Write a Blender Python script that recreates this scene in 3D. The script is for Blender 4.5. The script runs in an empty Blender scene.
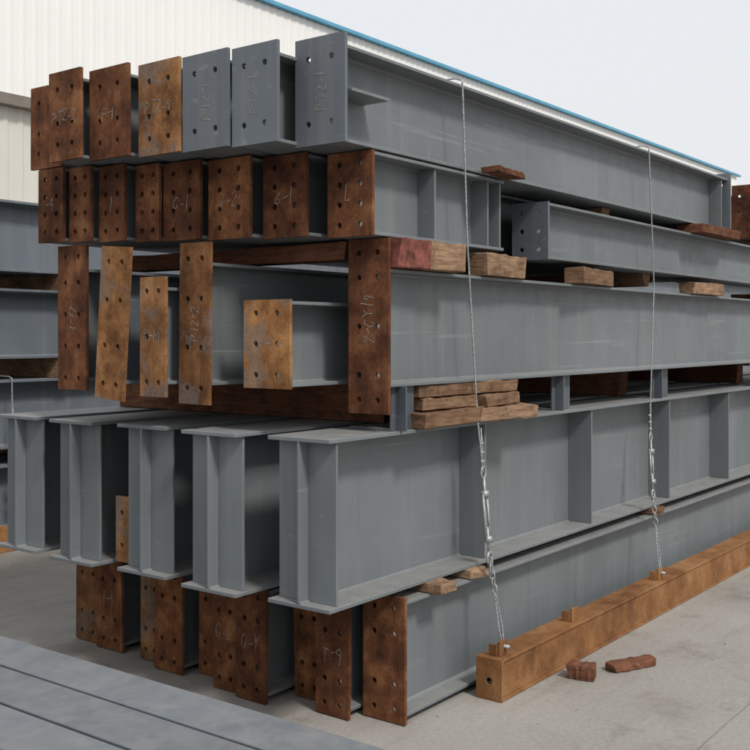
import bpy, math, random
from mathutils import Vector, Matrix
random.seed(7)
scene = bpy.context.scene

# ------------------------------------------------------------------ materials
def new_mat(name):
    m = bpy.data.materials.new(name); m.use_nodes = True
    nt = m.node_tree
    for n in list(nt.nodes): nt.nodes.remove(n)
    out = nt.nodes.new('ShaderNodeOutputMaterial')
    b = nt.nodes.new('ShaderNodeBsdfPrincipled')
    nt.links.new(b.outputs[0], out.inputs[0])
    return m, nt, b
def N(nt, t, **kw):
    n = nt.nodes.new(t)
    for k, v in kw.items(): setattr(n, k, v)
    return n
def pos(nt, scale=(1,1,1)):
    g = N(nt, 'ShaderNodeNewGeometry')
    mp = N(nt, 'ShaderNodeMapping'); mp.inputs['Scale'].default_value = scale
    nt.links.new(g.outputs['Position'], mp.inputs[0])
    return mp.outputs[0]
def noise(nt, vec, scale, detail=4, rough=.6):
    n = N(nt, 'ShaderNodeTexNoise')
    n.inputs['Scale'].default_value = scale; n.inputs['Detail'].default_value = detail
    n.inputs['Roughness'].default_value = rough
    nt.links.new(vec, n.inputs['Vector']); return n.outputs['Fac']
def ramp(nt, fac, stops):
    r = N(nt, 'ShaderNodeValToRGB')
    e = r.color_ramp.elements
    e[0].position = stops[0][0]; e[0].color = (*stops[0][1], 1)
    e[1].position = stops[-1][0]; e[1].color = (*stops[-1][1], 1)
    for p, c in stops[1:-1]:
        k = e.new(p); k.color = (*c, 1)
    nt.links.new(fac, r.inputs[0]); return r.outputs[0]
def g3(v): return (v, v, v)
def mix(nt, fac, a, b, mode='MIX'):
    m = N(nt, 'ShaderNodeMix', data_type='RGBA', blend_type=mode)
    for sock, v in ((m.inputs[0], fac), (m.inputs[6], a), (m.inputs[7], b)):
        if hasattr(v, 'links'): nt.links.new(v, sock)
        elif isinstance(v, tuple): sock.default_value = (*v, 1)
        else: sock.default_value = v
    return m.outputs[2]
def math_(nt, op, a, b=None):
    m = N(nt, 'ShaderNodeMath', operation=op)
    for i, v in enumerate((a, b)):
        if v is None: continue
        if hasattr(v, 'links'): nt.links.new(v, m.inputs[i])
        else: m.inputs[i].default_value = v
    return m.outputs[0]
def bump(nt, b, h, strength=.3, dist=.002):
    n = N(nt, 'ShaderNodeBump'); n.inputs['Strength'].default_value = strength
    n.inputs['Distance'].default_value = dist
    nt.links.new(h, n.inputs['Height']); nt.links.new(n.outputs[0], b.inputs['Normal'])

def mat_paint(name, base, dusty=.7):
    m, nt, b = new_mat(name)
    p = pos(nt)
    big = noise(nt, p, 1.3, 3, .6)
    lo = tuple(c*.85 for c in base); hi = tuple(c*1.12 for c in base)
    c = ramp(nt, big, [(.3, lo), (.7, hi)])
    # rain-washed dust runs (mostly vertical)
    st = noise(nt, pos(nt, (11, 11, .7)), 1, 4, .65)
    c = mix(nt, math_(nt, 'MULTIPLY', ramp(nt, st, [(.5, g3(0)), (.72, g3(1))]), .25), c, (.27, .265, .25))
    st2 = noise(nt, pos(nt, (23, 23, 1.1)), 1.3, 2, .6)
    c = mix(nt, math_(nt, 'MULTIPLY', ramp(nt, st2, [(.6, g3(0)), (.72, g3(1))]), .2), c, tuple(x*.6 for x in base))
    oi = N(nt, 'ShaderNodeObjectInfo')
    k = ramp(nt, oi.outputs['Random'], [(0, g3(.88)), (1, g3(1.1))])
    c = mix(nt, 1.0, c, k, 'MULTIPLY')
    sc = noise(nt, pos(nt, (.8, 12, 26)), 1.2, 4, .7)
    c = mix(nt, math_(nt, 'MULTIPLY', ramp(nt, sc, [(.62, g3(0)), (.70, g3(1))]), .3), c, (.33, .335, .335))
    rs = noise(nt, p, 9, 5, .75)
    c = mix(nt, math_(nt, 'MULTIPLY', ramp(nt, rs, [(.66, g3(0)), (.73, g3(1))]), .55), c, (.18, .095, .05))
    ge = N(nt, 'ShaderNodeNewGeometry'); sx = N(nt, 'ShaderNodeSeparateXYZ')
    nt.links.new(ge.outputs['True Normal'], sx.inputs[0])
    up = ramp(nt, sx.outputs['Z'], [(.6, g3(0)), (.9, g3(1))])
    dn = ramp(nt, rs, [(.3, g3(.35)), (.6, g3(1))])
    c = mix(nt, math_(nt, 'MULTIPLY', math_(nt, 'MULTIPLY', up, dn), dusty), c, (.30, .29, .275))
    nt.links.new(c, b.inputs['Base Color'])
    r = ramp(nt, rs, [(.3, g3(.42)), (.7, g3(.62))])
    nt.links.new(r, b.inputs['Roughness'])
    b.inputs['Specular IOR Level'].default_value = .4
    bump(nt, b, big, .25, .01)
    return m

def mat_rust(name, a, bb, cc, grey=0.0, streak=.4, sc=6):
    m, nt, b = new_mat(name)
    p = pos(nt)
    n1 = noise(nt, p, sc, 7, .7)
    c = ramp(nt, n1, [(.34, a), (.5, bb), (.64, cc)])
    st = noise(nt, pos(nt, (10, 22, 2.2)), 1, 3, .6)
    c = mix(nt, math_(nt, 'MULTIPLY', ramp(nt, st, [(.48, g3(0)), (.7, g3(1))]), streak), c, tuple(x*.5 for x in a))
    oi = N(nt, 'ShaderNodeObjectInfo')
    k = ramp(nt, oi.outputs['Random'], [(0, (.7, .66, .66)), (.5, (1, 1, 1)), (1, (1.35, 1.35, 1.25))])
    c = mix(nt, 1.0, c, k, 'MULTIPLY')
    if grey:
        gm = ramp(nt, noise(nt, p, 4.5, 4, .7), [(.5, g3(0)), (.58, g3(grey))])
        c = mix(nt, gm, c, (.15, .155, .155))
    fine = noise(nt, p, 110, 2, .6)
    c = mix(nt, .5, c, ramp(nt, fine, [(.3, g3(.6)), (.7, g3(1.3))]), 'MULTIPLY')
    nt.links.new(c, b.inputs['Base Color'])
    b.inputs['Roughness'].default_value = .85
    b.inputs['Specular IOR Level'].default_value = .2
    bump(nt, b, fine, .3, .0012)
    return m

def mat_wood(name, a, bb):
    m, nt, b = new_mat(name)
    w = noise(nt, pos(nt, (9, 9, 60)), 1, 6, .65)
    c = ramp(nt, w, [(.3, a), (.7, bb)])
    d = noise(nt, pos(nt), 7, 4, .7)
    c = mix(nt, math_(nt, 'MULTIPLY', ramp(nt, d, [(.48, g3(0)), (.66, g3(1))]), .6), c, tuple(x*.4 for x in a))
    oi = N(nt, 'ShaderNodeObjectInfo')
    c = mix(nt, 1.0, c, ramp(nt, oi.outputs['Random'], [(0, (.6, .52, .48)), (1, (1.1, 1.08, 1.05))]), 'MULTIPLY')
    nt.links.new(c, b.inputs['Base Color']); b.inputs['Roughness'].default_value = .9
    b.inputs['Specular IOR Level'].default_value = .15
    bump(nt, b, w, .9, .008)
    return m

def mat_plain(name, col, rough=.6, metal=0.0, var=.2, scale=8, spec=.3):
    m, nt, b = new_mat(name)
    c = ramp(nt, noise(nt, pos(nt), scale, 3), [(.3, tuple(x*(1-var) for x in col)), (.7, tuple(min(1, x*(1+var)) for x in col))])
    nt.links.new(c, b.inputs['Base Color'])
    b.inputs['Roughness'].default_value = rough; b.inputs['Metallic'].default_value = metal
    b.inputs['Specular IOR Level'].default_value = spec
    return m

M_PAINT = mat_paint('grey_primer_paint', (.152, .170, .182))
M_PAINTF = mat_paint('bluish_grey_primer_paint', (.128, .148, .172), .35)
M_PAINTD = mat_paint('dark_grey_primer_paint', (.075, .088, .105), .5)
M_RUSTD = mat_rust('dark_rust_steel', (.055, .022, .013), (.14, .055, .026), (.25, .115, .052), .0)
M_RUSTO = mat_rust('orange_rust_steel', (.10, .044, .019), (.23, .108, .044), (.34, .175, .074), .45)
M_RUSTC = mat_rust('channel_rust_steel', (.15, .068, .028), (.28, .135, .054), (.38, .205, .093), .0, .3, 3)
M_CHALK = mat_plain('chalk', (.27, .25, .235), .95, 0, .5, 60)
M_WOOD = mat_wood('weathered_wood', (.17, .10, .06), (.38, .265, .175))
M_WOODR = mat_wood('red_stained_wood', (.11, .048, .03), (.23, .11, .065))
M_RED = mat_plain('red_paint', (.18, .06, .045), .85, 0, .65, 18)
M_GALV = mat_plain('galvanised_wire', (.36, .37, .38), .5, .5, .3, 60)

# ------------------------------------------------------------------ mesh builder
class MB:
    def __init__(s): s.v = []; s.f = []; s.m = []
    def face(s, pts, mat):
        i = len(s.v); s.v += [tuple(p) for p in pts]; s.f.append(tuple(range(i, i+len(pts)))); s.m.append(mat)
    def box(s, x0, x1, y0, y1, z0, z1, mat=0):
        i = len(s.v)
        s.v += [(x, y, z) for x in (x0, x1) for y in (y0, y1) for z in (z0, z1)]
        for q in ((0,1,3,2),(4,6,7,5),(0,4,5,1),(2,3,7,6),(0,2,6,4),(1,5,7,3)):
            s.f.append(tuple(i+k for k in q)); s.m.append(mat)
    def plate(s, x0, x1, y0, y1, z0, z1, rows, cols=(.27, .73), r=.0125, mat=1, back=True):
        """end plate with real bolt holes, normal along x"""
        ys = [y0 + c*(y1-y0) for c in cols]; zs = [z0 + q*(z1-z0) for q in sorted(rows)]
        ysb = [y0] + [(ys[i]+ys[i+1])/2 for i in range(len(ys)-1)] + [y1]
        d = min((y1-y0)/4, min([(zs[i+1]-zs[i])/2 for i in range(len(zs)-1)] + [zs[0]-z0-.002, z1-zs[-1]-.002]))
        segs = []; cur = z0
        for z in zs:
            if z-d > cur+1e-5: segs.append((cur, z-d, None))
            segs.append((z-d, z+d, z)); cur = z+d
        if cur < z1-1e-5: segs.append((cur, z1, None))
        n = 16
        for a, b_, hz in segs:
            for k in range(len(ysb)-1):
                ya, yb = ysb[k], ysb[k+1]
                if hz is None:
                    s.face([(x0,ya,a),(x0,ya,b_),(x0,yb,b_),(x0,yb,a)], mat)
                    s.face([(x1,ya,a),(x1,yb,a),(x1,yb,b_),(x1,ya,b_)], mat); continue
                rect = []
                for t in range(4): rect.append((ya+(yb-ya)*t/4, a))
                for t in range(4): rect.append((yb, a+(b_-a)*t/4))
                for t in range(4): rect.append((yb-(yb-ya)*t/4, b_))
                for t in range(4): rect.append((ya, b_-(b_-a)*t/4))
                circ = [(ys[k]+r*math.cos(math.radians(225+360*t/n)), hz+r*math.sin(math.radians(225+360*t/n))) for t in range(n)]
                for t in range(n):
                    u = (t+1) % n
                    R0, R1, C0, C1 = rect[t], rect[u], circ[t], circ[u]
                    s.face([(x0,*R0),(x0,*C0),(x0,*C1),(x0,*R1)], mat)
                    s.face([(x1,*R0),(x1,*R1),(x1,*C1),(x1,*C0)], mat)
                    s.face([(x0,*C0),(x1,*C0),(x1,*C1),(x0,*C1)], mat)
        s.face([(x0,y0,z0),(x0,y1,z0),(x1,y1,z0),(x1,y0,z0)], mat)
        s.face([(x0,y0,z1),(x1,y0,z1),(x1,y1,z1),(x0,y1,z1)], mat)
        s.face([(x0,y0,z0),(x1,y0,z0),(x1,y0,z1),(x0,y0,z1)], mat)
        s.face([(x0,y1,z0),(x0,y1,z1),(x1,y1,z1),(x1,y1,z0)], mat)
    def tube(s, pts, r, mat=0, n=8, closed=False):
        pts = [Vector(p) for p in pts]; rings = []
        for i, p in enumerate(pts):
            if closed: t = pts[(i+1) % len(pts)] - pts[i-1]
            else: t = pts[min(i+1, len(pts)-1)] - pts[max(i-1, 0)]
            t.normalize()
            a = t.orthogonal().normalized() if i == 0 else (rings_a - t*rings_a.dot(t)).normalized()
            rings_a = a; b = t.cross(a)
            k = len(s.v); s.v += [tuple(p + r*(a*math.cos(2*math.pi*j/n) + b*math.sin(2*math.pi*j/n))) for j in range(n)]
            rings.append(k)
        m = len(rings)
        for i in range(m if closed else m-1):
            A, B = rings[i], rings[(i+1) % m]
            for j in range(n):
                s.f.append((A+j, A+(j+1) % n, B+(j+1) % n, B+j)); s.m.append(mat)
        if not closed:
            s.f.append(tuple(rings[0]+j for j in reversed(range(n)))); s.m.append(mat)
            s.f.append(tuple(rings[-1]+j for j in range(n))); s.m.append(mat)
    def finish(s, name, mats, bevel=0, tilt=0, pivot=None, yaw=0, smooth=False):
        if tilt or yaw:
            px, py, pz = pivot
            R = Matrix.Rotation(yaw, 3, 'Z') @ Matrix.Rotation(tilt, 3, 'X')
            s.v = [tuple(R @ Vector((x-px, y-py, z-pz)) + Vector(pivot)) for x, y, z in s.v]
        lo = [min(p[i] for p in s.v) for i in range(3)]; hi = [max(p[i] for p in s.v) for i in range(3)]
        o = Vector(((lo[0]+hi[0])/2, (lo[1]+hi[1])/2, lo[2]))
        me = bpy.data.meshes.new(name)
        me.from_pydata([tuple(Vector(p)-o) for p in s.v], [], s.f)
        for m in mats: me.materials.append(m)
        me.polygons.foreach_set('material_index', s.m)
        if smooth: me.polygons.foreach_set('use_smooth', [True]*len(s.f))
        me.update()
        ob = bpy.data.objects.new(name, me); ob.location = o
        scene.collection.objects.link(ob)
        if bevel:
            bm = ob.modifiers.new('bevel', 'BEVEL'); bm.width = bevel; bm.segments = 1; bm.limit_method = 'ANGLE'
        return ob

GL = {'P': [[(0,0),(0,1)],[(0,1),(.6,.95),(.62,.6),(0,.5)]], 'T': [[(0,1),(.8,1)],[(.4,1),(.38,0)]],
 'Z': [[(0,1),(.65,.97),(0,.03),(.7,0)]], '-': [[(0,.5),(.5,.52)]], '1': [[(.2,0),(.22,1)]],
 '2': [[(0,.8),(.3,1),(.6,.8),(.5,.5),(0,0),(.65,.02)]], '6': [[(.5,1),(.1,.6),(0,.25),(.3,0),(.55,.2),(.4,.5),(.05,.35)]],
 '8': [[(.3,.5),(.05,.75),(.3,1),(.55,.75),(.3,.5),(0,.2),(.3,0),(.6,.22),(.3,.5)]],
 '9': [[(.5,.6),(.25,.5),(.05,.75),(.3,1),(.5,.8),(.45,0)]], '4': [[(.4,0),(.42,1),(0,.35),(.65,.35)]],
 'J': [[(.5,1),(.5,.2),(.25,0),(0,.2)]], 'G': [[(.6,.85),(.3,1),(0,.6),(.05,.15),(.4,0),(.6,.3),(.35,.35)]],
 'Y': [[(0,1),(.3,.55),(.3,0)],[(.6,1),(.3,.55)]], '3': [[(0,.9),(.3,1),(.55,.78),(.25,.52),(.6,.25),(.3,0),(0,.1)]],
 'L': [[(0,1),(0,0),(.5,0)]]}
def chalk(mb, text, x, yc, zc, h, mat, vertical=False, w=.004):
    adv = 0; strokes = []
    for ch in text:
        dy = random.uniform(-.15, .15)*h; hs = random.uniform(.85, 1.15)
        for st in GL[ch]:
            strokes.append([(adv + p[0]*h*.75*hs + random.uniform(-.05, .05)*h + p[1]*h*.12, p[1]*h*hs + dy + random.uniform(-.06, .06)*h) for p in st])
        adv += (.72 if ch not in '1-' else .48)*h
    for st in strokes:
        pts = []
        for (u, v) in st:
            u -= adv/2; v -= h/2
            if vertical: u, v = -v, u
            pts.append(Vector((x, yc-u, zc+v)))
        for a, b in zip(pts, pts[1:]):
            d = (b-a).normalized(); q = Vector((0, -d.z, d.y))*w/2
            w1 = random.uniform(.4, 1.1); w2 = random.uniform(.4, 1.1)
            mb.face([a-q*w1-d*w*.3, b-q*w2+d*w*.3, b+q*w2+d*w*.3, a+q*w1-d*w*.3], mat)

def ibeam(L0, L1, y0, y1, z0, z1, tw=.010, tf=.014, plate=None, stiffs=(), text=None, rows=(.22, .78),
          pmat=1, tilt=0, yaw=0, name='steel_i_beam', paint=None, tvert=False, th=.045, plate2=True, ptext_z=.5):
    mb = MB(); yc = (y0+y1)/2
    mats = [paint or M_PAINT, M_RUSTD, M_RUSTO, M_PAINTF, M_CHALK, M_PAINTD]
    xs = L0 + (.016 if plate else 0)
    mb.box(xs, L1, y0, y1, z0, z0+tf, 0); mb.box(xs, L1, y0, y1, z1-tf, z1, 0)
    mb.box(xs+.0005, L1-.002, yc-tw/2, yc+tw/2, z0+tf, z1-tf, 0)
    for sy in (-1, 1):
        for zz, dz in ((z0+tf, 1), (z1-tf, -1)):
            a = yc+sy*tw/2; w = .008
            mb.face([(xs+.002,a,zz+dz*w),(L1-.004,a,zz+dz*w),(L1-.004,a+sy*w,zz),(xs+.002,a+sy*w,zz)], 0)
    for sL in stiffs:
        for sy in (-1, 1):
            a = yc+sy*tw/2; b = (y0+.012) if sy < 0 else (y1-.012)
            mb.box(sL, sL+.012, min(a, b), max(a, b), z0+tf, z1-tf, 0)
    if plate:
        py0, py1, pz0, pz1 = plate
        mb.plate(L0, L0+.016, py0, py1, pz0, pz1, rows, mat=pmat)
        if plate2: mb.plate(L1, L1+.016, py0, py1, pz0, pz1, rows, mat=pmat)
        if text: chalk(mb, text, L0-.0012, (py0+py1)/2, pz0+(pz1-pz0)*ptext_z, th, 4, tvert)
    return mb.finish(name, mats, .0018, tilt, (L0, yc, z0), yaw)

# ------------------------------------------------------------------ main stack
# ROW 1 (top tier)
r1 = [ # L0, y0, y1, mat, text, z top
 (3.10, 2.485, 2.735, 3, 'PTZ-1', 2.752), (2.965, 2.708, 2.948, 3, 'PTZ-1', 2.722), (2.95, 2.957, 3.215, 3, 'PTZ-1', 2.722),
 (2.94, 3.225, 3.475, 2, 'PTZ-9', 2.722), (2.90, 3.495, 3.750, 1, 'P-1', 2.725), (2.84, 3.735, 3.955, 1, 'PTZ-2', 2.725), (2.95, 4.02, 4.25, 1, None, 2.715)]
for i, (L, a, b, pm, tx, zt) in enumerate(r1):
    ins = .018; dz = .006*i
    ibeam(L, 7.48-.02*i, a+ins, b-ins, 2.337+dz, zt-.04+dz, plate=(a, b, 2.334+dz, zt+dz), pmat=pm, text=tx,
          stiffs=(7.38,) if i == 0 else (), tilt=random.uniform(-.006, .006) if i else 0, th=.05, tvert=(i in (0, 1, 2)), ptext_z=.5,
          rows=(.2, .8) if pm == 3 else (.18, .42, .8))
mb = MB(); mb.box(3.13, 3.37, 2.475, 2.603, 2.53, 2.542, 0)
mb.finish('steel_bracket', [M_PAINT], .001)
for i in range(6):
    a = 2.46 + i*.27
    ibeam(8.08+.03*i, 13.0, a+.015, a+.2, 2.337, 2.70, plate=(a, a+.215, 2.334, 2.745), pmat=1, rows=(.2, .5, .8))
# ROW 2
r2 = [(3.29, 2.50, 2.728, 'L'), (3.20, 2.765, 3.00, '6-1'), (3.14, 3.02, 3.262, 'J-2'), (3.10, 3.272, 3.50, 'G-1'),
      (3.08, 3.506, 3.660, None), (3.02, 3.666, 3.840, '1'), (2.98, 3.846, 4.0, None), (2.95, 4.006, 4.19, '-9')]
for i, (L, a, b, tx) in enumerate(r2):
    dz = .0045*i
    ibeam(L, 4.33 if i == 0 else 7.9-.1*i, a+.008, b-.01, 1.997+dz, 2.329+dz, plate=(a, b, 1.994+dz, 2.332+dz), plate2=(i > 0), pmat=1, rows=(.14, .38, .62, .86),
          stiffs=(3.76, 4.20, 4.31) if i == 0 else (), text=tx, tilt=random.uniform(-.003, .003) if i else 0, th=.06)
ibeam(4.755, 12, 2.50, 2.70, 1.985, 2.27, plate=(2.498, 2.705, 1.983, 2.276), pmat=3, rows=(.18, .5, .82))
# ROW 3
ibeam(3.395, 12.5, 2.50, 2.70, 1.389, 1.868, plate=(2.498, 2.703, 1.279, 1.992), pmat=1, rows=(.08, .22, .5, .78, .92), text='Z-GY19', tvert=True, th=.055, ptext_z=.55)
ibeam(3.10, 9.0, 2.78, 3.0, 1.392, 1.735, plate=(2.765, 3.015, 1.385, 1.742), pmat=2, rows=(.15, .5, .85), text='6-1', th=.05)
ibeam(3.03, 10.0, 3.155, 3.315, 1.392, 1.90, plate=(3.145, 3.325, 1.312, 1.985), pmat=2, rows=(.1, .35, .65, .9), tilt=.012, text='PTZ-2', tvert=True)
ibeam(2.96, 9.5, 3.345, 3.48, 1.392, 1.80, plate=(3.332, 3.49, 1.34, 1.845), pmat=2, rows=(.12, .5, .88), text='8-19', th=.05)
ibeam(2.95, 10.0, 3.60, 3.76, 1.392, 1.88, plate=(3.585, 3.775, 1.32, 1.985), pmat=2, rows=(.1, .35, .65, .9), tilt=.075, paint=M_PAINTF)
ibeam(3.30, 9.0, 4.16, 4.28, 1.392, 1.88, plate=(4.15, 4.29, 1.40, 1.90), pmat=2, rows=(.12, .5, .88))
ibeam(3.00, 10.0, 3.915, 4.10, 1.392, 1.90, plate=(3.905, 4.11, 1.35, 2.01), pmat=1, rows=(.08, .3, .52, .74, .92), text='6-YZ', tvert=True, tilt=0)
# ROW 4 (deep girders, open ends)
for i in range(5):
    a = 2.51 + .456*i; L = 3.04 - (.03 if i % 2 else 0) + random.uniform(-.01, .01)
    ibeam(L, 12.0, a, a+.316, .550, 1.206, tw=.012, tf=.016,
          stiffs=[L+.055]+[4.18+1.125*k for k in range(7)], tilt=0, name='steel_girder')
ibeam(3.12, 4.6, 3.70, 3.845, .568, .83, plate=(3.69, 3.845, .567, .865), pmat=2, rows=(.25, .75), name='steel_i_beam')
# ROW 5 (bottom)
r5 = [(3.49, 2.485, 2.70, 1, None, 0), (3.40, 2.708, 2.885, 1, 'T-9', .012), (3.50, 2.93, 3.09, 1, None, -.02), (3.33, 3.11, 3.29, 1, 'G-Y', .015),
      (3.36, 3.31, 3.46, 1, 'G-L', -.01), (3.46, 3.50, 3.66, 1, None, .01), (3.38, 3.69, 3.88, 1, None, 0.01), (3.44, 3.91, 4.05, 2, None, 0),
      (3.44, 4.19, 4.39, 1, '1-9', -.02), (3.47, 4.41, 4.60, 2, None, .01)]
for i, (L, a, b, pm, tx, tl) in enumerate(r5):
    ibeam(L, 12.0, a+.01, b-.01, .03, .505 if i == 0 else .49, plate=(a, b, .005, .525 if i == 0 else .51), pmat=pm, rows=(.1, .3, .7, .9),
          tilt=tl, text=tx, th=.06, stiffs=(), ptext_z=.5)
def timber(x0, x1, y0, y1, z0, z1, mat=M_WOOD, yaw=0, red=0, name='timber_block', j=.005):
    mb = MB(); ax = 0 if (x1-x0) > (y1-y0) else 1
    n = 9; k = len(mb.v)
    for i in range(n+1):
        t = i/n
        for (p, q) in ((0,0),(1,0),(1,1),(0,1)):
            jx, jy, jz = [random.uniform(-j, j) for _ in range(3)]
            endj = random.uniform(-.018, .018) if i in (0, n) else 0
            jz = jz if q else abs(jz)*.3
            if ax == 0: mb.v.append((x0+(x1-x0)*t+endj, y0+(y1-y0)*p+jy, z0+(z1-z0)*q+jz))
            else: mb.v.append((x0+(x1-x0)*p+jx, y0+(y1-y0)*t+endj, z0+(z1-z0)*q+jz))
    for i in range(n):
        for c in range(4):
            d = (c+1) % 4
            mb.f.append((k+4*i+c, k+4*i+d, k+4*i+4+d, k+4*i+4+c)); mb.m.append(1 if i < red else 0)
    mb.f.append((k+3, k+2, k+1, k)); mb.m.append(1 if red else 0)
    e = k+4*n; mb.f.append((e, e+1, e+2, e+3)); mb.m.append(0)
    return mb.finish(name, [mat, M_RED], .003, 1e-9, ((x0+x1)/2, (y0+y1)/2, z0), yaw)
for L in (4.0, 6.1, 8.3, 10.4): timber(L, L+.11, 2.47, 4.7, .507, .549)
timber(3.68, 3.80, 2.44, 2.7, .507, .549)
# row3-row4 packing
timber(3.60, 4.25, 2.47, 2.58, 1.208, 1.275, yaw=.05); timber(3.66, 4.05, 2.49, 2.60, 1.280, 1.33, yaw=-.05)
timber(3.64, 4.42, 2.50, 2.60, 1.334, 1.387, yaw=-.03); timber(4.08, 4.50, 2.44, 2.55, 1.208, 1.268, yaw=-.12); timber(4.1, 4.46, 2.48, 2.57, 1.273, 1.33, yaw=.1)
def stub(x0, x1, y0, y1, z0, z1):
    mb = MB(); mb.box(x0, x1, y0, y0+.01, z0, z1, 0); mb.box(x0, x1, y0+.01, y1, z0, z0+.01, 0); mb.box(x0, x1, y0+.01, y1, z1-.01, z1, 0)
    mb.box(x0+.03, x0+.04, y0-.05, y0, z0, z1, 0)
    mb.finish('steel_packing_stub', [M_PAINTD], .001)
for x0, x1, y0 in ((3.46, 3.62, 2.53), (4.92, 5.12, 2.56), (6.25, 6.5, 2.56), (8.2, 8.4, 2.56), (10.2, 10.4, 2.56)): stub(x0, x1, y0, 2.75, 1.207, 1.388)
for L in (3.75, 6.3, 8.6): timber(L, L+.12, 2.80, 4.6, 1.208, 1.388, mat=M_WOODR)
# row2-row3 packing
timber(3.42, 3.88, 2.44, 2.56, 1.871, 1.99, red=4, yaw=-.08); timber(4.10, 4.50, 2.47, 2.58, 1.871, 1.975, yaw=.06)
timber(5.02, 5.52, 2.46, 2.57, 1.871, 1.955, yaw=.1); timber(6.75, 7.28, 2.47, 2.58, 1.871, 1.95, yaw=-.04); timber(9.0, 9.4, 2.47, 2.58, 1.871, 1.98)
timber(3.42, 3.54, 2.75, 4.30, 1.915, 1.990, mat=M_WOODR); timber(6.2, 6.32, 2.6, 4.3, 1.905, 1.99)
# row1-row2 packing
timber(4.08, 4.36, 2.40, 2.49, 2.332, 2.360, mat=M_WOODR, yaw=.1)
timber(6.75, 7.5, 2.42, 2.60, 2.272, 2.335, mat=M_WOODR); timber(5.6, 5.7, 2.6, 4.2, 2.25, 2.336); timber(8.3, 8.4, 2.5, 4.2, 2.27, 2.336); timber(11.5, 11.6, 2.5, 4.2, 2.27, 2.336)
# loose wood on ground
timber(4.45, 4.54, 2.12, 2.24, .002, .065, yaw=.2, mat=M_WOODR); timber(4.64, 4.90, 2.02, 2.09, .002, .04, mat=M_WOODR, yaw=-.45)

# ------------------------------------------------------------------ rusty channel runner
mb = MB()
y0, y1 = 2.31, 2.44
mb.box(3.986, 12.5, y0+.010, y0+.018, .014, .172, 0)
mb.box(3.986, 12.5, y0, y1, .002, .014, 0); mb.box(3.986, 12.5, y0, y1, .172, .184, 0)
mb.plate(3.97, 3.986, y0, y1, .002, .184, (.45,), cols=(.5,), r=.016, mat=0)
for L in (4.05, 4.75, 5.85, 8.0):
    mb.box(L-.035, L+.035, 2.345, 2.357, .184, .250, 0); mb.box(L-.04, L-.03, 2.357, 2.40, .184, .235, 0)
mb.finish('steel_channel', [M_RUSTC], .002)

# ------------------------------------------------------------------ cables with turnbuckles
def ring(c, r, axis, n=14, sq=1.0):
    c = Vector(c); out = []
    for k in range(n):
        t = 2*math.pi*k/n
        if axis == 'y': out.append(c + Vector((r*math.cos(t), 0, r*sq*math.sin(t))))
        else: out.append(c + Vector((0, r*math.cos(t), r*sq*math.sin(t))))
    return out
def helix_cable(mb, pts, r, strands=3, pitch=.06):
    P = []; L = 0
    pts = [Vector(p) for p in pts]
    for a, b in zip(pts, pts[1:]):
        d = (b-a).length; n = max(2, int(d/.012))
        for k in range(n): P.append((a.lerp(b, k/n), (b-a).normalized(), L + d*k/n))
        L += d
    P.append((pts[-1], (pts[-1]-pts[-2]).normalized(), L))
    for s in range(strands):
        path = []
        for p, t, l in P:
            u = Vector((1, 0, 0)) if abs(t.x) < .9 else Vector((0, 0, 1))
            a = (u - t*u.dot(t)).normalized(); b = t.cross(a); ph = 2*math.pi*(l/pitch + s/strands)
            path.append(p + r*.5*(a*math.cos(ph) + b*math.sin(ph)))
        mb.tube(path, r*.55, 0, 5)
def tie(top, mids, tb_top, tb_bot, bot, width_to=4.3, r=.0045):
    mb = MB()
    helix_cable(mb, [(top[0], width_to, top[2]+.03), (top[0], top[1]+.04, top[2]+.012), top] + mids + [tb_top], r)
    a, b = Vector(tb_top), Vector(tb_bot); d = (b-a).normalized(); x = Vector((1,0,0)); x = (x-d*x.dot(d)).normalized()
    L = (b-a).length
    mb.tube(ring(a - d*.0, .018, 'y', sq=1.5), .005, 0, 6, True)
    for k in (.05, .09, .13): mb.tube([a-d*k-x*.012, a-d*k+x*.012], .008, 0, 6)
    mb.tube([a-d*.2+x*.006, a-d*.03+x*.008], .004, 0, 6)
    p0, p1 = a+d*(L*.25), a+d*(L*.78)
    for sx in (-1, 1): mb.tube([p0+x*.016*sx, p1+x*.016*sx], .006, 0, 8)
    for p in (p0, p1): mb.tube([p-d*.014, p+d*.014], .019, 0, 10)
    mb.tube([a+d*.02, p0+d*L*.14], .007, 0, 8); mb.tube([p1-d*L*.14, b-d*.02], .007, 0, 8)
    mb.tube(ring(b, .019, 'y', sq=1.4), .006, 0, 6, True)
    c = Vector(bot); e = c-b; n = 5
    for k in range(n):
        mb.tube(ring(b + e*((k+.6)/(n+8)), .012, 'y' if k % 2 else 'x', sq=1.7), .004, 0, 6, True)
    q = b + e*(n/(n+8))
    helix_cable(mb, [q+x*.004, b+e*.8+x*.016, c+x*.006], .0035); helix_cable(mb, [q-x*.004, b+e*.8-x*.014, c-x*.006], .0035)
    mb.tube([c+Vector((0,-.03,0)), c+Vector((0,.03,0))], .009, 0, 8)
    mb.finish('wire_rope_tie', [M_GALV], 0, smooth=True)
tie((3.916, 2.478, 2.722), [(3.97, 2.485, 2.0), (4.05, 2.482, 1.22)], (4.072, 2.465, .98), (4.068, 2.43, .60), (4.055, 2.351, .222))
tie((5.995, 2.478, 2.722), [(6.09, 2.485, 1.9), (6.03, 2.482, 1.22)], (5.99, 2.465, .99), (5.94, 2.43, .66), (5.855, 2.351, .222))

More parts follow.
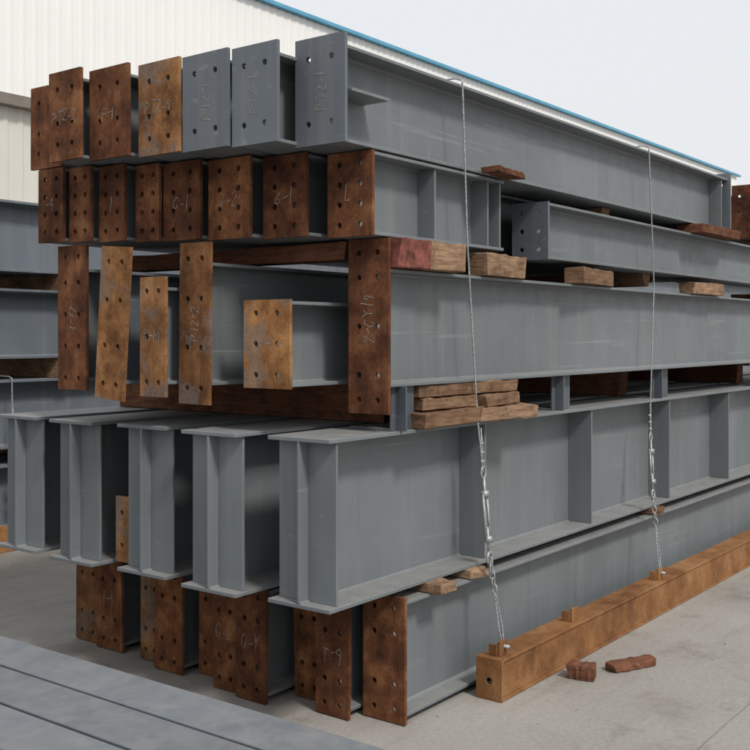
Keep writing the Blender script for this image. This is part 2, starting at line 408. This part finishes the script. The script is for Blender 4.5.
# ------------------------------------------------------------------ foreground beams
for i in range(5):
    x1 = 2.345 - i*.219
    mb = MB(); x0 = x1-.205; yb, ya = 5.6, .2; xc = (x0+x1)/2
    mb.box(x0, x1, ya, yb, .434, .45, 0); mb.box(x0, x1, ya, yb, .10, .116, 0); mb.box(xc-.005, xc+.005, ya, yb, .116, .434, 0)
    mb.finish('steel_i_beam', [M_PAINTF], .0025)
for y in (.8, 2.6, 4.6): timber(1.2, 2.40, y, y+.1, .002, .099)

# ------------------------------------------------------------------ background stack
tiers = [(.12, .62), (.74, 1.26), (1.42, 1.95), (2.08, 2.62)]
for t, (z0, z1) in enumerate(tiers):
    for k in range(3):
        a = 6.98 + .36*k
        ibeam(-1.5+.2*t, 24, a, a+.28, z0, z1, tf=.02, paint=M_PAINTF)
    for L in (-.6, 3.2, 5.1, 8, 11, 15, 20): timber(L, L+.12, 6.94, 8.0, (.002 if t == 0 else tiers[t-1][1]+.001), z0-.001)
tie((4.66, 6.95, 1.275), [], (4.66, 6.94, .86), (4.66, 6.93, .44), (4.66, 6.90, .24), width_to=8.0, r=.006)
mb = MB(); mb.box(0, 13.5, 6.82, 6.83, .002, .18, 0); mb.box(0, 13.5, 6.83, 6.93, .002, .014, 0); mb.box(0, 13.5, 6.83, 6.93, .168, .18, 0)
mb.box(4.62, 4.70, 6.87, 6.885, .18, .26, 0)
mb.finish('steel_channel', [M_RUSTC], .002)

# ------------------------------------------------------------------ warehouse
M_WALL = mat_plain('white_corrugated_sheet', (.79, .79, .775), .55, 0, .03, .5)
M_WALL2 = mat_plain('cream_sheet', (.60, .59, .54), .6, 0, .06, .5)
M_BLUE = mat_plain('blue_trim', (.10, .32, .48), .5, 0, .1, 2)
M_BAND = mat_plain('brown_trim', (.20, .175, .155), .7, 0, .2, 2)
M_ROOF = mat_plain('roof_sheet', (.35, .38, .42), .6, 0, .1, 1)
M_DOOR = mat_plain('grey_door', (.20, .22, .24), .6, 0, .1, 2)
wh = bpy.data.objects.new('warehouse_building', None); scene.collection.objects.link(wh)
def corr(x0, x1, y, z0, z1, name, mat, pitch=.25, dep=.03):
    mb = MB(); x = x0; prof = []
    while x < x1:
        prof += [(x, y), (x+pitch*.55, y), (x+pitch*.65, y-dep), (x+pitch*.9, y-dep)]; x += pitch
    prof.append((x1, y))
    for (a, b), (c, d) in zip(prof, prof[1:]): mb.face([(a,b,z0),(c,d,z0),(c,d,z1),(a,b,z1)], 0)
    ob = mb.finish(name, [mat]); ob.parent = wh
X0, X1, YW = -25, 49, 16.0
corr(X0, X1, YW, 5.75, 8.95, 'upper_wall', M_WALL, .25, .012)
corr(X0, X1, YW+.05, 0, 5.55, 'lower_wall', M_WALL2, .3, .02)
def part(name, mat, *bx):
    mb = MB(); [mb.box(*b) for b in bx]; o = mb.finish(name, [mat]); o.parent = wh
part('canopy_band', M_BAND, (X0, X1, YW-.18, YW+.05, 5.55, 5.74))
part('eave_trim', M_BLUE, (X0, X1+.2, YW-.15, YW-.03, 8.95, 9.03))
part('gable_wall_east', M_WALL, (X1, X1+.1, YW+.1, YW+30, 0, 8.94)); part('gable_wall_west', M_WALL, (X0-.1, X0, YW+.1, YW+30, 0, 8.94))
part('back_wall', M_WALL, (X0, X1, YW+29.9, YW+30, 0, 8.93))
mb = MB(); ym = YW+15
mb.face([(X0, YW-.1, 9.035), (X1, YW-.1, 9.035), (X1, ym, 9.5), (X0, ym, 9.5)], 0)
mb.face([(X0, ym, 9.5), (X1, ym, 9.5), (X1, YW+30.2, 9.035), (X0, YW+30.2, 9.035)], 0)
mb.finish('roof', [M_ROOF]).parent = wh
for k in range(6):
    x = X0+4+k*12; part('door_%d' % k, M_DOOR, (x, x+4, YW-.04, YW+.015, 0.01, 4.4))

# ------------------------------------------------------------------ ground
m, nt, b = new_mat('concrete_yard'); p = pos(nt)
c = ramp(nt, noise(nt, p, .6, 7, .65), [(.3, (.255, .238, .215)), (.5, (.315, .298, .274)), (.7, (.36, .342, .316))])
st = ramp(nt, noise(nt, p, 2.2, 6, .7), [(.54, g3(0)), (.70, g3(.55))])
c = mix(nt, st, c, (.17, .15, .128))
gr = noise(nt, p, 45, 4, .7)
c = mix(nt, .45, c, ramp(nt, gr, [(.3, g3(.75)), (.7, g3(1.22))]), 'MULTIPLY')
sp = N(nt, 'ShaderNodeSeparateXYZ'); nt.links.new(p, sp.inputs[0])
wob = math_(nt, 'MULTIPLY', math_(nt, 'SUBTRACT', noise(nt, p, 3, 2), .5), .03)
def joint(sock, period, off):
    v = math_(nt, 'ADD', math_(nt, 'ADD', sock, off), wob)
    f = math_(nt, 'ABSOLUTE', math_(nt, 'SUBTRACT', math_(nt, 'FRACT', math_(nt, 'DIVIDE', v, period)), .5))
    return math_(nt, 'GREATER_THAN', f, .5-.004/period)
jt = math_(nt, 'MAXIMUM', joint(sp.outputs[0], 5.0, 3.2), joint(sp.outputs[1], 4.0, 2.55))
c = mix(nt, math_(nt, 'MULTIPLY', jt, .35), c, (.07, .062, .055))
ty = noise(nt, pos(nt, (.5, 5, 1)), 1, 4, .6)
c = mix(nt, math_(nt, 'MULTIPLY', ramp(nt, ty, [(.55, g3(0)), (.7, g3(1))]), .3), c, (.16, .15, .14))
nt.links.new(c, b.inputs['Base Color']); b.inputs['Roughness'].default_value = .9; b.inputs['Specular IOR Level'].default_value = .2
bump(nt, b, gr, .35, .006)
mb = MB(); mb.face([(-400,-400,0),(400,-400,0),(400,400,0),(-400,400,0)], 0); mb.finish('concrete_ground', [m])
mb = MB()
M_GRIT = mat_plain('grit', (.24, .21, .18), .95, 0, .5, 9)
for k in range(420):
    x = random.uniform(2.6, 9); y = random.uniform(.2, 2.45) if random.random() < .75 else random.uniform(2.4, 6.5)
    s_ = random.uniform(.002, .006) if random.random() < .96 else random.uniform(.006, .012)
    h = s_*random.uniform(.5, 1); a0 = random.uniform(0, 6.28); n = 5
    base = [(x+s_*random.uniform(.7, 1.2)*math.cos(a0+t*6.283/n), y+s_*random.uniform(.6, 1.2)*math.sin(a0+t*6.283/n), .001) for t in range(n)]
    top = (x+random.uniform(-.3, .3)*s_, y+random.uniform(-.3, .3)*s_, h)
    for t in range(n): mb.face([base[t], base[(t+1) % n], top], 0)
mb.finish('gravel', [M_GRIT])

# ------------------------------------------------------------------ light
el = math.radians(47); az = math.radians(72)
s = Vector((-math.cos(az)*math.cos(el), -math.sin(az)*math.cos(el), math.sin(el)))
sd = bpy.data.lights.new('sun', 'SUN'); sd.energy = 2.3; sd.angle = math.radians(9); sd.color = (1, .955, .89)
so = bpy.data.objects.new('sun', sd); so.rotation_euler = s.to_track_quat('Z', 'Y').to_euler(); scene.collection.objects.link(so)
w = bpy.data.worlds.new('World'); scene.world = w; w.use_nodes = True
nt = w.node_tree; bg = nt.nodes['Background']
sk = nt.nodes.new('ShaderNodeTexSky'); sk.sky_type = 'NISHITA'; sk.sun_disc = False
sk.sun_elevation = el; sk.sun_rotation = math.atan2(s.x, s.y) % (2*math.pi); sk.dust_density = 6
mx = nt.nodes.new('ShaderNodeMix'); mx.data_type = 'RGBA'; mx.inputs[0].default_value = .88
mx.inputs[7].default_value = (6.9, 7.0, 7.15, 1)   # haze over the clear-sky model
nt.links.new(sk.outputs[0], mx.inputs[6]); nt.links.new(mx.outputs[2], bg.inputs[0]); bg.inputs[1].default_value = .13

# ------------------------------------------------------------------ camera
cd = bpy.data.cameras.new('camera'); cd.sensor_width = 36; cd.lens = 50.4; cd.shift_y = -.0533; cd.clip_end = 2000; cd.clip_start = .05
co = bpy.data.objects.new('camera', cd); co.location = (0, 0, 1.6); co.rotation_euler = (math.radians(90), 0, -math.atan2(.798, .603))
scene.collection.objects.link(co); scene.camera = co
scene.view_settings.view_transform = 'Standard'; scene.view_settings.look = 'None'; scene.view_settings.exposure = 0
